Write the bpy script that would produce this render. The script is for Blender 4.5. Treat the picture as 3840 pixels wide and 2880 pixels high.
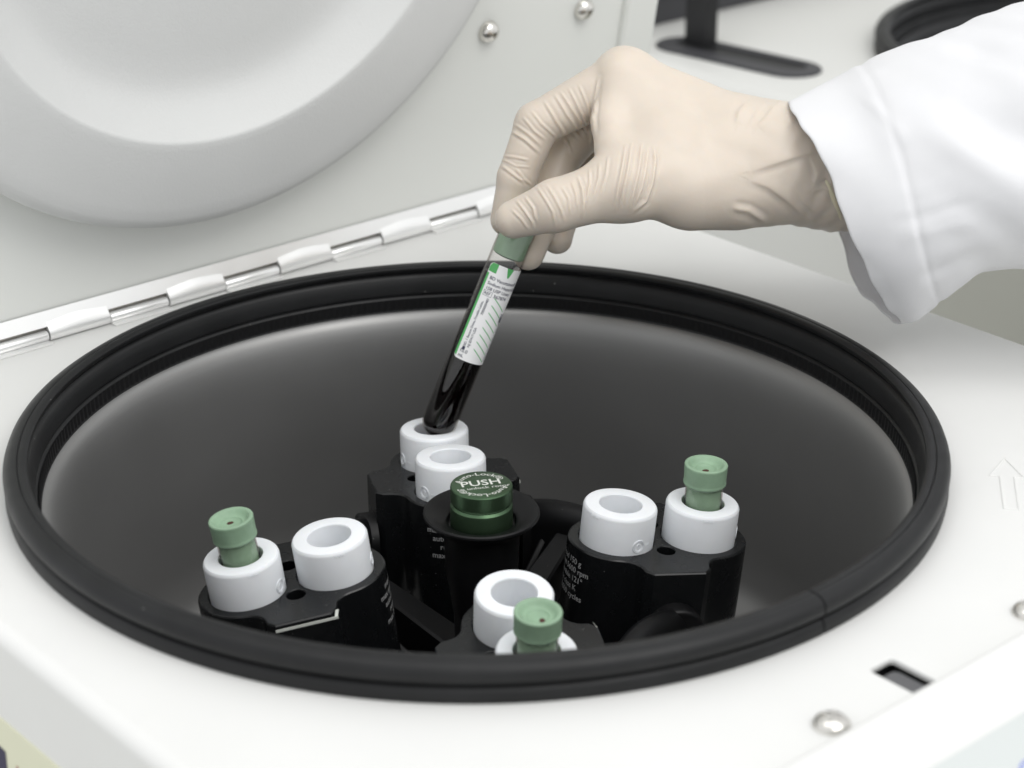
import bpy, bmesh, math, random
import numpy as np
from mathutils import Vector, Matrix, Quaternion
from mathutils.geometry import tessellate_polygon

for _o in list(bpy.data.objects):
    bpy.data.objects.remove(_o)
SC = bpy.context.scene
COL = SC.collection
MM = 0.001
R = math.radians

# ------------------------------------------------------------------ camera
cam = bpy.data.cameras.new('camera')
cam_ob = bpy.data.objects.new('camera', cam)
COL.objects.link(cam_ob)
cam.sensor_width = 36.0
cam.lens = 73.0
cam.clip_start = 0.02
cam.clip_end = 20.0
cam_ob.location = (0.014618, -0.813464, 0.394026)
cam_ob.rotation_euler = (R(90 - 23.958), 0, 0)
cam.dof.use_dof = True
cam.dof.focus_distance = 0.945
cam.dof.aperture_fstop = 8.5
SC.camera = cam_ob

# ------------------------------------------------------------------ light
world = bpy.data.worlds.new('World')
SC.world = world
world.use_nodes = True
bg = world.node_tree.nodes['Background']
bg.inputs['Color'].default_value = (0.97, 0.985, 1.0, 1)
bg.inputs['Strength'].default_value = 0.95


def area(name, loc, target, sx, sy, power, color):
    l = bpy.data.lights.new(name, 'AREA')
    l.shape = 'RECTANGLE'
    l.size, l.size_y = sx, sy
    l.energy = power
    l.color = color
    o = bpy.data.objects.new(name, l)
    COL.objects.link(o)
    o.location = loc
    d = Vector(target) - Vector(loc)
    o.rotation_euler = d.to_track_quat('-Z', 'Y').to_euler()
    return o


area('ceiling_light', (1.4, -1.6, 2.7), (0, 0.0, 0), 2.6, 1.2, 36.0, (1.0, 0.985, 0.96))
area('ceiling_light', (0.1, -0.25, 2.0), (0.1, 0.0, 0), 2.2, 0.8, 9.0, (1.0, 0.985, 0.96))

SC.view_settings.view_transform = 'Standard'
SC.view_settings.look = 'None'
SC.view_settings.exposure = 0.07
SC.view_settings.gamma = 1.0
SC.view_settings.use_curve_mapping = False
SC.cycles.max_bounces = 10
SC.cycles.transmission_bounces = 10
SC.cycles.caustics_reflective = False
SC.cycles.caustics_refractive = False


# ------------------------------------------------------------------ materials
def mat(name, base, rough=0.5, metal=0.0, spec=0.5, bump=0.0, bscale=600.0, var=0.0, vscale=60.0,
        trans=0.0, ior=1.45, sss=0.0, sss_col=None, aniso=0.0, coat=0.0, rvar=0.0, bdist=0.0004, sheen=0.0,
        dust=0.0, dscale=900.0):
    m = bpy.data.materials.new(name)
    m.use_nodes = True
    nt = m.node_tree
    b = nt.nodes['Principled BSDF']
    b.inputs['Base Color'].default_value = (*base, 1)
    b.inputs['Roughness'].default_value = rough
    b.inputs['Metallic'].default_value = metal
    b.inputs['Specular IOR Level'].default_value = spec
    b.inputs['IOR'].default_value = ior
    b.inputs['Transmission Weight'].default_value = trans
    b.inputs['Coat Weight'].default_value = coat
    b.inputs['Anisotropic'].default_value = aniso
    if sheen:
        b.inputs['Sheen Weight'].default_value = sheen
    if sss:
        b.inputs['Subsurface Weight'].default_value = sss
        b.inputs['Subsurface Radius'].default_value = (0.003, 0.002, 0.0012)
        b.inputs['Subsurface Scale'].default_value = 1.0
    tc = nt.nodes.new('ShaderNodeTexCoord')
    if bump:
        n = nt.nodes.new('ShaderNodeTexNoise')
        n.inputs['Scale'].default_value = bscale
        n.inputs['Detail'].default_value = 3.0
        nt.links.new(tc.outputs['Object'], n.inputs['Vector'])
        bp = nt.nodes.new('ShaderNodeBump')
        bp.inputs['Strength'].default_value = bump
        bp.inputs['Distance'].default_value = bdist
        nt.links.new(n.outputs['Fac'], bp.inputs['Height'])
        nt.links.new(bp.outputs['Normal'], b.inputs['Normal'])
    colsock = None
    if var:
        n = nt.nodes.new('ShaderNodeTexNoise')
        n.inputs['Scale'].default_value = vscale
        n.inputs['Detail'].default_value = 4.0
        nt.links.new(tc.outputs['Object'], n.inputs['Vector'])
        r = nt.nodes.new('ShaderNodeMapRange')
        r.inputs['From Min'].default_value = 0.3
        r.inputs['From Max'].default_value = 0.7
        r.inputs['To Min'].default_value = 1.0 - var
        r.inputs['To Max'].default_value = 1.0 + var * 0.4
        nt.links.new(n.outputs['Fac'], r.inputs['Value'])
        mx = nt.nodes.new('ShaderNodeMix')
        mx.data_type = 'RGBA'
        mx.blend_type = 'MULTIPLY'
        mx.inputs[0].default_value = 1.0
        mx.inputs[6].default_value = (*base, 1)
        nt.links.new(r.outputs['Result'], mx.inputs[7])
        colsock = mx.outputs[2]
    if dust:
        v = nt.nodes.new('ShaderNodeTexVoronoi')
        v.inputs['Scale'].default_value = dscale
        nt.links.new(tc.outputs['Object'], v.inputs['Vector'])
        lt = nt.nodes.new('ShaderNodeMath')
        lt.operation = 'LESS_THAN'
        lt.inputs[1].default_value = 0.16
        nt.links.new(v.outputs['Distance'], lt.inputs[0])
        sp = nt.nodes.new('ShaderNodeSeparateColor')
        nt.links.new(v.outputs['Color'], sp.inputs['Color'])
        gt = nt.nodes.new('ShaderNodeMath')
        gt.operation = 'GREATER_THAN'
        gt.inputs[1].default_value = 1.0 - dust
        nt.links.new(sp.outputs[0], gt.inputs[0])
        ml = nt.nodes.new('ShaderNodeMath')
        ml.operation = 'MULTIPLY'
        nt.links.new(lt.outputs[0], ml.inputs[0])
        nt.links.new(gt.outputs[0], ml.inputs[1])
        mx2 = nt.nodes.new('ShaderNodeMix')
        mx2.data_type = 'RGBA'
        nt.links.new(ml.outputs[0], mx2.inputs[0])
        if colsock:
            nt.links.new(colsock, mx2.inputs[6])
        else:
            mx2.inputs[6].default_value = (*base, 1)
        mx2.inputs[7].default_value = (0.22, 0.22, 0.21, 1)
        colsock = mx2.outputs[2]
    if colsock:
        nt.links.new(colsock, b.inputs['Base Color'])
    if rvar:
        n = nt.nodes.new('ShaderNodeTexNoise')
        n.inputs['Scale'].default_value = vscale * 1.7
        n.inputs['Detail'].default_value = 5.0
        nt.links.new(tc.outputs['Object'], n.inputs['Vector'])
        r = nt.nodes.new('ShaderNodeMapRange')
        r.inputs['To Min'].default_value = max(0.02, rough - rvar)
        r.inputs['To Max'].default_value = rough + rvar
        nt.links.new(n.outputs['Fac'], r.inputs['Value'])
        nt.links.new(r.outputs['Result'], b.inputs['Roughness'])
    return m


M = {}
M['deck'] = mat('deck_paint', (0.755, 0.755, 0.74), 0.42, bump=0.14, bscale=420, var=0.035, vscale=11, rvar=0.06, bdist=0.0003)
M['lid'] = mat('lid_paint', (0.79, 0.80, 0.77), 0.42, bump=0.08, bscale=420, var=0.02, vscale=9)
M['lidpad'] = mat('lid_pad_plastic', (0.66, 0.665, 0.655), 0.5, bump=0.2, bscale=760, var=0.03, vscale=14, bdist=0.0006)
M['rubber'] = mat('black_rubber', (0.008, 0.0083, 0.009), 0.45, spec=0.4, bump=0.12, bscale=900, var=0.35, vscale=45, rvar=0.1,
                  dust=0.008, dscale=520)
M['rubber_in'] = mat('black_rubber_ribbed', (0.006, 0.006, 0.0065), 0.5, spec=0.3, bump=0.1, bscale=900)
M['steel'] = mat('chamber_steel', (0.31, 0.308, 0.304), 0.44, metal=0.72, bump=0.05, bscale=1500, var=0.08, vscale=9, rvar=0.07)
M['chrome'] = mat('hinge_chrome', (0.93, 0.93, 0.92), 0.32, metal=0.55, rvar=0.06, vscale=40)
M['screw'] = mat('screw_steel', (0.72, 0.70, 0.66), 0.2, metal=1.0)
M['hingegap'] = mat('hinge_shadow_metal', (0.42, 0.40, 0.37), 0.35, metal=0.6)
M['slotgrey'] = mat('slot_plastic', (0.045, 0.045, 0.05), 0.5)
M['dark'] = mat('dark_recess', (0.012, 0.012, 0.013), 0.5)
M['greyplastic'] = mat('grey_plastic', (0.10, 0.10, 0.105), 0.45)
M['panel'] = mat('keypad_film', (0.60, 0.63, 0.62), 0.35)
M['blue'] = mat('blue_print', (0.25, 0.30, 0.62), 0.5)
M['yellow'] = mat('yellow_label', (0.74, 0.74, 0.57), 0.4)
M['violet'] = mat('violet_print', (0.03, 0.025, 0.07), 0.5)
M['redprint'] = mat('red_print', (0.42, 0.22, 0.17), 0.5)
M['bucket'] = mat('black_anodised', (0.0055, 0.006, 0.0066), 0.27, spec=0.5, bump=0.03, bscale=2500, var=0.05, vscale=80, rvar=0.02,
                  dust=0.014, dscale=900)
M['rotor'] = mat('black_rotor', (0.0045, 0.0045, 0.005), 0.42, spec=0.3, bump=0.06, bscale=1800, var=0.2, vscale=60, dust=0.012, dscale=900)
M['pin'] = mat('pin_steel', (0.6, 0.58, 0.54), 0.25, metal=1.0)
M['adapter'] = mat('white_adapter', (0.85, 0.87, 0.895), 0.36, bump=0.06, bscale=300, var=0.03, vscale=90, sss=0.06)
M['green'] = mat('anodised_green', (0.088, 0.15, 0.085), 0.37, metal=0.9, rvar=0.05, vscale=200)
M['whiteprint'] = mat('white_print', (0.66, 0.68, 0.63), 0.5)
M['greyprint'] = mat('grey_print', (0.38, 0.38, 0.38), 0.5)
M['stopper'] = mat('green_rubber', (0.275, 0.41, 0.28), 0.5, bump=0.2, bscale=1200, var=0.12, vscale=160, sss=0.04)
M['stopper_shaded'] = mat('green_rubber_shaded', (0.10, 0.20, 0.115), 0.5, bump=0.15, bscale=1200, var=0.08, vscale=180)  # unused copy of the green rubber, colour darkened for shade under the hand
M['puncture'] = mat('dried_blood', (0.06, 0.012, 0.008), 0.4)
def thin_glass():
    m = bpy.data.materials.new('tube_glass')
    m.use_nodes = True
    nt = m.node_tree
    nt.nodes.remove(nt.nodes['Principled BSDF'])
    out = nt.nodes['Material Output']
    tr = nt.nodes.new('ShaderNodeBsdfTransparent')
    gl_ = nt.nodes.new('ShaderNodeBsdfGlossy')
    gl_.inputs['Roughness'].default_value = 0.03
    lw = nt.nodes.new('ShaderNodeLayerWeight')
    lw.inputs['Blend'].default_value = 0.5
    cr = nt.nodes.new('ShaderNodeValToRGB')
    cr.color_ramp.elements[0].color = (0.99, 0.985, 0.98, 1)
    cr.color_ramp.elements[1].color = (0.60, 0.55, 0.52, 1)
    cr.color_ramp.elements[0].position = 0.55
    nt.links.new(lw.outputs['Facing'], cr.inputs['Fac'])
    nt.links.new(cr.outputs['Color'], tr.inputs['Color'])
    pw = nt.nodes.new('ShaderNodeMath')
    pw.operation = 'POWER'
    pw.inputs[1].default_value = 4.0
    nt.links.new(lw.outputs['Facing'], pw.inputs[0])
    fr = nt.nodes.new('ShaderNodeMapRange')
    fr.inputs['To Min'].default_value = 0.035
    fr.inputs['To Max'].default_value = 0.45
    nt.links.new(pw.outputs[0], fr.inputs['Value'])
    mx = nt.nodes.new('ShaderNodeMixShader')
    nt.links.new(fr.outputs['Result'], mx.inputs['Fac'])
    nt.links.new(tr.outputs['BSDF'], mx.inputs[1])
    nt.links.new(gl_.outputs['BSDF'], mx.inputs[2])
    nt.links.new(mx.outputs['Shader'], out.inputs['Surface'])
    return m


M['glass'] = thin_glass()
M['blood'] = mat('blood', (0.0014, 0.0005, 0.0005), 0.10, spec=0.1)
M['bloodfilm'] = mat('blood_film', (0.16, 0.02, 0.02), 0.3)
M['paper'] = mat('label_paper', (0.88, 0.88, 0.88), 0.45, bump=0.05, bscale=900)
M['ink'] = mat('ink', (0.035, 0.04, 0.075), 0.5)
M['greenink'] = mat('green_ink', (0.10, 0.42, 0.13), 0.5)
M['glove'] = mat('latex_glove', (0.655, 0.578, 0.495), 0.4, bump=0.08, bscale=700, var=0.05, vscale=45, sss=0.45)
M['coat'] = mat('coat_cloth', (0.785, 0.785, 0.80), 0.9, sheen=0.15, var=0.015, vscale=30)
M['bead'] = mat('glove_bead', (0.74, 0.68, 0.50), 0.45, sss=0.2)
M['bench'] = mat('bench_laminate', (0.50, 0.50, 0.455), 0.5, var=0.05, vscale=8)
M['nbdeck'] = mat('neighbour_paint', (0.69, 0.69, 0.665), 0.45, bump=0.1, bscale=420)


def twill(m):
    nt = m.node_tree
    b = nt.nodes['Principled BSDF']
    tc = nt.nodes.new('ShaderNodeTexCoord')
    w = nt.nodes.new('ShaderNodeTexWave')
    w.bands_direction = 'DIAGONAL'
    w.inputs['Scale'].default_value = 170.0
    w.inputs['Distortion'].default_value = 1.5
    w.inputs['Detail'].default_value = 2.0
    nt.links.new(tc.outputs['UV'], w.inputs['Vector'])
    n = nt.nodes.new('ShaderNodeTexNoise')
    n.inputs['Scale'].default_value = 900.0
    nt.links.new(tc.outputs['Object'], n.inputs['Vector'])
    a = nt.nodes.new('ShaderNodeMath')
    a.operation = 'ADD'
    nt.links.new(w.outputs['Fac'], a.inputs[0])
    nt.links.new(n.outputs['Fac'], a.inputs[1])
    bp = nt.nodes.new('ShaderNodeBump')
    bp.inputs['Strength'].default_value = 0.4
    bp.inputs['Distance'].default_value = 0.0003
    nt.links.new(a.outputs[0], bp.inputs['Height'])
    nt.links.new(bp.outputs['Normal'], b.inputs['Normal'])


twill(M['coat'])


# ------------------------------------------------------------------ mesh helpers (all in millimetres)
class MB:
    def __init__(self):
        self.v, self.f, self.flat = [], [], set()

    def add(self, verts, faces):
        o = len(self.v)
        self.v.extend([tuple(float(c) for c in q) for q in verts])
        self.f.extend([tuple(i + o for i in q) for q in faces])
        return self

    def box(self, x0, x1, y0, y1, z0, z1):
        return self.add([(x0, y0, z0), (x1, y0, z0), (x1, y1, z0), (x0, y1, z0), (x0, y0, z1), (x1, y0, z1), (x1, y1, z1), (x0, y1, z1)],
                        [(3, 2, 1, 0), (4, 5, 6, 7), (0, 1, 5, 4), (1, 2, 6, 5), (2, 3, 7, 6), (3, 0, 4, 7)])

    def lathe(self, prof, n=64, cx=0, cy=0, a0=0.0, a1=360.0, cap=True):
        full = abs(a1 - a0 - 360) < 1e-6
        m = n if full else n + 1
        k = len(prof)
        vs, fs = [], []
        for i in range(m):
            a = R(a0 + (a1 - a0) * i / n)
            c, s = math.cos(a), math.sin(a)
            for (r, z) in prof:
                vs.append((cx + r * c, cy + r * s, z))
        for i in range(n):
            j = (i + 1) % m
            for q in range(k - 1):
                fs.append((i * k + q, j * k + q, j * k + q + 1, i * k + q + 1))
        if not full and cap:
            fs.append(tuple(range(k)))
            fs.append(tuple(reversed(range(n * k, n * k + k))))
        return self.add(vs, fs)

    def tube(self, pts, r, n=8, caps=True):
        pts = [Vector(p) for p in pts]
        vs, fs = [], []
        up = None
        for i, p in enumerate(pts):
            t = (pts[min(i + 1, len(pts) - 1)] - pts[max(i - 1, 0)]).normalized()
            if up is None:
                up = t.orthogonal().normalized()
            up = (up - t * up.dot(t)).normalized()
            sd = t.cross(up)
            rr = r[i] if isinstance(r, (list, tuple)) else r
            for j in range(n):
                a = 2 * math.pi * j / n
                vs.append(p + up * math.cos(a) * rr + sd * math.sin(a) * rr)
        for i in range(len(pts) - 1):
            for j in range(n):
                fs.append((i * n + j, i * n + (j + 1) % n, (i + 1) * n + (j + 1) % n, (i + 1) * n + j))
        if caps:
            fs.append(tuple(reversed(range(n))))
            fs.append(tuple(range((len(pts) - 1) * n, len(pts) * n)))
        return self.add(vs, fs)

    def solid(self, outer, holes, z, prof_o, prof_h=None, bottom=False):
        """flat face at height z with holes; each edge swept along a profile of (outward offset, z)"""
        polys = [[Vector((x, y, 0)) for x, y in outer]] + [[Vector((x, y, 0)) for x, y in h] for h in holes]
        tris = tessellate_polygon(polys)
        flat = [q for pl in polys for q in pl]
        self.flat.update(range(len(self.f), len(self.f) + len(tris)))
        self.add([(q.x, q.y, z) for q in flat], [tuple(t) for t in tris])
        for li, lp in enumerate([outer] + list(holes)):
            pr = prof_o if li == 0 else (prof_h or prof_o)
            n = len(lp)
            ar = sum(lp[i][0] * lp[(i + 1) % n][1] - lp[(i + 1) % n][0] * lp[i][1] for i in range(n))
            sg = 1 if ar > 0 else -1
            if li > 0:
                sg = -sg
            nrm = []
            for i in range(n):
                e0 = Vector((lp[i][0] - lp[i - 1][0], lp[i][1] - lp[i - 1][1]))
                e1 = Vector((lp[(i + 1) % n][0] - lp[i][0], lp[(i + 1) % n][1] - lp[i][1]))
                a = Vector((e0.y, -e0.x)).normalized()
                b = Vector((e1.y, -e1.x)).normalized()
                q = (a + b)
                q = q / max(0.3, q.dot(a)) if q.length > 1e-6 else a
                nrm.append(q * sg)
            rows = [(0.0, z)] + list(pr)
            vs = [(lp[i][0] + nrm[i].x * of, lp[i][1] + nrm[i].y * of, zz) for (of, zz) in rows for i in range(n)]
            fs = []
            for k in range(len(rows) - 1):
                for i in range(n):
                    j = (i + 1) % n
                    fs.append((k * n + i, k * n + j, (k + 1) * n + j, (k + 1) * n + i))
            if bottom and li == 0:
                fs.append(tuple(range((len(rows) - 1) * n, len(rows) * n)))
            self.add(vs, fs)
        return self

    def xf(self, fn):
        self.v = [tuple(fn(*q)) for q in self.v]
        return self

    def mesh(self, name, material, smooth=35.0, merge=0.002, recalc=True):
        me = bpy.data.meshes.new(name)
        bm = bmesh.new()
        vv = [bm.verts.new((a * MM, b * MM, c * MM)) for a, b, c in self.v]
        for fi, f in enumerate(self.f):
            try:
                bm.faces.new([vv[i] for i in f]).smooth = smooth is not None and fi not in self.flat
            except ValueError:
                pass
        if merge:
            bmesh.ops.remove_doubles(bm, verts=bm.verts, dist=merge * MM)
        if recalc:
            bmesh.ops.recalc_face_normals(bm, faces=bm.faces)
        bm.to_mesh(me)
        bm.free()
        if smooth is not None:
            keep = [q.use_smooth for q in me.polygons]
            if smooth < 179:
                me.set_sharp_from_angle(angle=R(smooth))
            me.polygons.foreach_set('use_smooth', keep)
        me.materials.append(M[material])
        return me

    def build(self, name, material, parent=None, smooth=35.0, merge=0.002, recalc=True):
        return link(name, self.mesh(name, material, smooth, merge, recalc), parent)


def link(name, me, parent=None):
    o = bpy.data.objects.new(name, me)
    COL.objects.link(o)
    if parent is not None:
        o.parent = parent
    return o


def tag(o, label=None, cat=None, group=None, kind=None):
    if label:
        o['label'] = label
    if cat:
        o['category'] = cat
    if group:
        o['group'] = group
    if kind:
        o['kind'] = kind
    return o


def empty(name, loc, rot=None):
    o = bpy.data.objects.new(name, None)
    COL.objects.link(o)
    o.location = [c * MM for c in loc]
    o.empty_display_size = 0.01
    if rot is not None:
        if isinstance(rot, Quaternion):
            o.rotation_mode = 'QUATERNION'
            o.rotation_quaternion = rot
        else:
            o.rotation_euler = rot
    return o


def text(body, size, align='CENTER', spacing=1.0, bold=0.0):
    """flat lettering as (verts, faces) in mm, baseline at y = 0"""
    cu = bpy.data.curves.new('t', 'FONT')
    cu.body = body
    cu.size = size
    cu.align_x = align
    cu.space_character = spacing
    cu.offset = bold * size
    cu.resolution_u = 3
    ob = bpy.data.objects.new('t', cu)
    COL.objects.link(ob)
    dg = bpy.context.evaluated_depsgraph_get()
    me = bpy.data.meshes.new_from_object(ob.evaluated_get(dg))
    vs = [tuple(v.co) for v in me.vertices]
    fs = [tuple(p.vertices) for p in me.polygons]
    bpy.data.objects.remove(ob)
    bpy.data.curves.remove(cu)
    bpy.data.meshes.remove(me)
    return vs, fs


def circle(cx, cy, r, n=48, a0=0):
    return [(cx + r * math.cos(2 * math.pi * i / n + a0), cy + r * math.sin(2 * math.pi * i / n + a0)) for i in range(n)]


def rrect(x0, x1, y0, y1, r, n=6):
    out = []
    for cx, cy, a in ((x1 - r, y0 + r, -90), (x1 - r, y1 - r, 0), (x0 + r, y1 - r, 90), (x0 + r, y0 + r, 180)):
        for i in range(n + 1):
            t = R(a + 90 * i / n)
            out.append((cx + r * math.cos(t), cy + r * math.sin(t)))
    return out


def rnd(b, z, n=5):
    """rounded edge profile: quarter round of radius b starting at height z"""
    return [(b * math.sin(math.pi / 2 * i / n), z - b + b * math.cos(math.pi / 2 * i / n)) for i in range(1, n + 1)]


# ------------------------------------------------------------------ setting: bench under the machines
tag(MB().box(-1500, 1700, -900, 2200, -420, -380).build('bench_top', 'bench'), kind='structure')

# ------------------------------------------------------------------ the centrifuge (local axes: x along hinge, y towards hinge)
MROT = R(41.2)
cf = empty('centrifuge', (0, 0, 0), (0, 0, MROT))
tag(cf, 'white bench centrifuge with open lid and black rubber ring round its chamber', 'centrifuge')

slot = rrect(-11, 3, -250, -226.5, 2.5)
deck = MB().solid(rrect(-226, 276, -300, 252, 16), [circle(0, 0, 196, 160), slot], 0.0,
                  rnd(6, 0, 7) + [(6, -378)], rnd(0.8, 0, 3) + [(0.8, -2.2)])
deck.build('housing', 'deck', cf, smooth=30)
# dark well under the latch opening with the latch tongue
well = MB()
well.box(-13.5, 5.5, -252, -224, -34, -33)
well.box(-13.5, -12, -252, -224, -33, -1.5)
well.box(4, 5.5, -252, -224, -33, -1.5)
well.box(-13.5, 5.5, -225.5, -224, -33, -1.5)
well.build('latch_well', 'dark', cf)
tongue = MB().solid(rrect(-7.5, -0.5, -249, -231.5, 2), [], -2.6, rnd(1.2, -2.6, 3) + [(1.2, -30)])
tongue.build('latch_tongue', 'greyplastic', cf)

# rubber ring round the opening, its two ends butted at the seam
GP = [(197, 0.1), (200.6, 0.2), (200.9, 2.6), (200.5, 4.8), (199.6, 5.8), (198.5, 6.3), (198.5, 7.0), (199.9, 7.5), (200.9, 9), (201, 11.2), (200.1, 13.4), (198.2, 14.7),
      (195.9, 15.25), (195.2, 15.2), (194.8, 14.8), (194.4, 15.2), (193.2, 15.3), (191.6, 15.0), (190.8, 14.4), (190.6, 13.4), (191.0, 12.4), (192.2, 11.7), (192.3, 11.0), (191.0, 10.2), (190.2, 9.2),
      (189.3, 6), (188.6, 2.6), (188.5, 1.4), (189.3, 0.7), (189.3, 0.2), (188.2, -0.3), (187.7, -1), (187.4, -6), (186.6, -7.6), (189, -9), (197, -8)]
SEAM = math.degrees(math.atan2(-150, 126)) - 41.2
gk = MB().lathe(GP, 256, a0=SEAM + 0.10, a1=SEAM + 359.90)
gk.build('rubber_ring', 'rubber', cf, smooth=40)
# fine vertical ribs on the inner face of the ring
rb = MB()
N = 640
vs, fs = [], []
for i in range(N):
    a = 2 * math.pi * i / N
    r = 187.15 if i % 2 else 187.5
    c, s = math.cos(a), math.sin(a)
    vs += [(r * c, r * s, -0.9), ((r - 0.3) * c, (r - 0.3) * s, -6.6)]
for i in range(N):
    j = (i + 1) % N
    fs.append((2 * i, 2 * j, 2 * j + 1, 2 * i + 1))
rb.add(vs, fs)
rb.build('ring_ribbing', 'rubber_in', cf, smooth=None)

BP = [(188.6, -7.2), (186.8, -7.4), (185.2, -8.2), (183.8, -9.6), (182.5, -11.8), (181.4, -14.8), (180.6, -18.6), (180.0, -23.5), (179.7, -30), (179.5, -42), (179.3, -80), (178.8, -112), (176.5, -128), (169, -139), (152, -145), (120, -146.2), (0.01, -146.5)]
MB().lathe(BP, 160).build('chamber_bowl', 'steel', cf, smooth=60)

# deck screws
def dome(r, h, slotd=True):
    m = MB()
    pr = [(r * math.cos(t), h * math.sin(t)) for t in [math.pi / 2 * i / 7 for i in range(7)]] + [(r * 0.24, h * 0.985), (r * 0.20, h * 0.55), (0.01, h * 0.5)]
    m.lathe([(r, -1.0)] + pr, 28)
    if slotd:
        for a in (0.4, 0.4 + math.pi / 2):
            c, s = math.cos(a), math.sin(a)
            w, l = r * 0.09, r * 0.52
            q = [(-l, -w), (l, -w), (l, w), (-l, w)]
            m.add([(x * c - y * s, x * s + y * c, h * 1.005 - (0.04 if abs(x) > 0 else 0)) for x, y in q], [(0, 1, 2, 3)])
    return m


scr = dome(6.8, 4.3).mesh('screw', 'screw', 50)
for (x, y) in ((-47.5, -242.0), (66, -241.0)):
    o = link('screw', scr, cf)
    o.location = (x * MM, y * MM, 0)

# embossed direction arrow
ad = R(39.8)
ax, ay = math.cos(ad), math.sin(ad)
T = Vector((167.1, -154.6))
def ap(l, s):
    return (T.x - ax * l + ay * s, T.y - ay * l - ax * s, 0.05)
loopp = [ap(0, 0), ap(18, 7.2), ap(18, 3.0), ap(48, 3.0), ap(48, -3.0), ap(18, -3.0), ap(18, -7.2), ap(0, 0)]
arw = MB()
for a, b in zip(loopp[:-1], loopp[1:]):
    arw.tube([a, b], 0.42, 6)
arw.build('embossed_arrow', 'deck', cf)

# console along the front edge
con = MB().solid(rrect(-228, 278, -372, -258.5, 4), [], 10.0, rnd(3.2, 10, 6) + [(3.2, -60)])
con_o = con.build('console', 'deck', cf)
MB().solid(rrect(-150, 278, -372, -289.5, 1.5), [], 10.5, [(0.3, 10.3), (0.35, 9.9)]).build('keypad_film', 'panel', con_o)
key = MB()
ko, ki = rrect(-38.5, 22, -348, -306.5, 10), rrect(-37.2, 20.7, -346.7, -307.8, 8.7)
nk = len(ko)
key.add([(x, y, 10.62) for x, y in ko] + [(x, y, 10.62) for x, y in ki], [(i, (i + 1) % nk, nk + (i + 1) % nk, nk + i) for i in range(nk)])
key.build('printed_key', 'blue', con_o)

# yellow label on the left side wall
lab = MB().box(-232.7, -232.05, -140, 70, -110, -39)
lab_o = lab.build('side_label', 'yellow', cf)
lab_o['label'] = 'pale yellow label with violet and red print'
pr = MB().add([(-232.85, 60, -90), (-232.85, 4.2, -90), (-232.85, 3.2, -53), (-232.85, 60, -47)], [(0, 1, 2, 3)])
pr.build('violet_print', 'violet', lab_o)
pr = MB()
pr.add([(-232.85, -4.5, -55), (-232.85, -6.0, -55), (-232.85, -6.0, -72), (-232.85, -4.5, -72)], [(0, 1, 2, 3)])
pr.add([(-232.85, -6.2, -57.5), (-232.85, -9.5, -60), (-232.85, -9.5, -63), (-232.85, -6.2, -60.5)], [(0, 1, 2, 3)])
pr.build('red_print', 'redprint', lab_o)

# ---- lid, leaning a little towards the front
LA = R(-10)
def lidp(u, w, h):
    return (u, 240 + w * math.sin(LA) - h * math.cos(LA), 8 + w * math.cos(LA) + h * math.sin(LA))


panel = MB().solid(rrect(-262, 298, 1.5, 470, 3), [], 0.0, [(0.6, -0.8), (0.6, -26)], bottom=True).xf(lidp)
lid = panel.build('lid', 'lid', cf)
rim = MB().solid(rrect(301, 322, 0, 480, 4), [], 4.0, rnd(2.4, 4, 5) + [(2.4, -30)], bottom=True).xf(lidp)
rim.build('lid_rim', 'lid', lid)
PP = [(191.5, -1), (190.8, 2.2), (190.3, 9), (189.6, 14), (188.2, 17.4), (185.8, 19.6), (182.5, 20.6), (176, 21.0), (160, 21.3), (147, 21.3), (143.6, 21.2), (142.4, 20.9), (141.7, 20.3),
      (141.0, 19.5), (136, 14.6), (131, 10.2), (127.5, 7.6), (124, 5.6), (120, 4.2), (114, 3.2), (104, 2.7), (60, 2.5), (0.01, 2.5)]
pad = MB().lathe(PP, 160, cx=12, cy=232).xf(lidp)
pad.build('lid_pad', 'lidpad', lid, smooth=60)
sm = dome(6.4, 6.2, False)
for (u, w) in ((196, 104.5), (266.5, 105.5)):
    q = MB()
    q.v = [lidp(u + x, w + y, z) for x, y, z in sm.v]
    q.f = list(sm.f)
    q.build('screw', 'screw', lid, 50)
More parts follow.
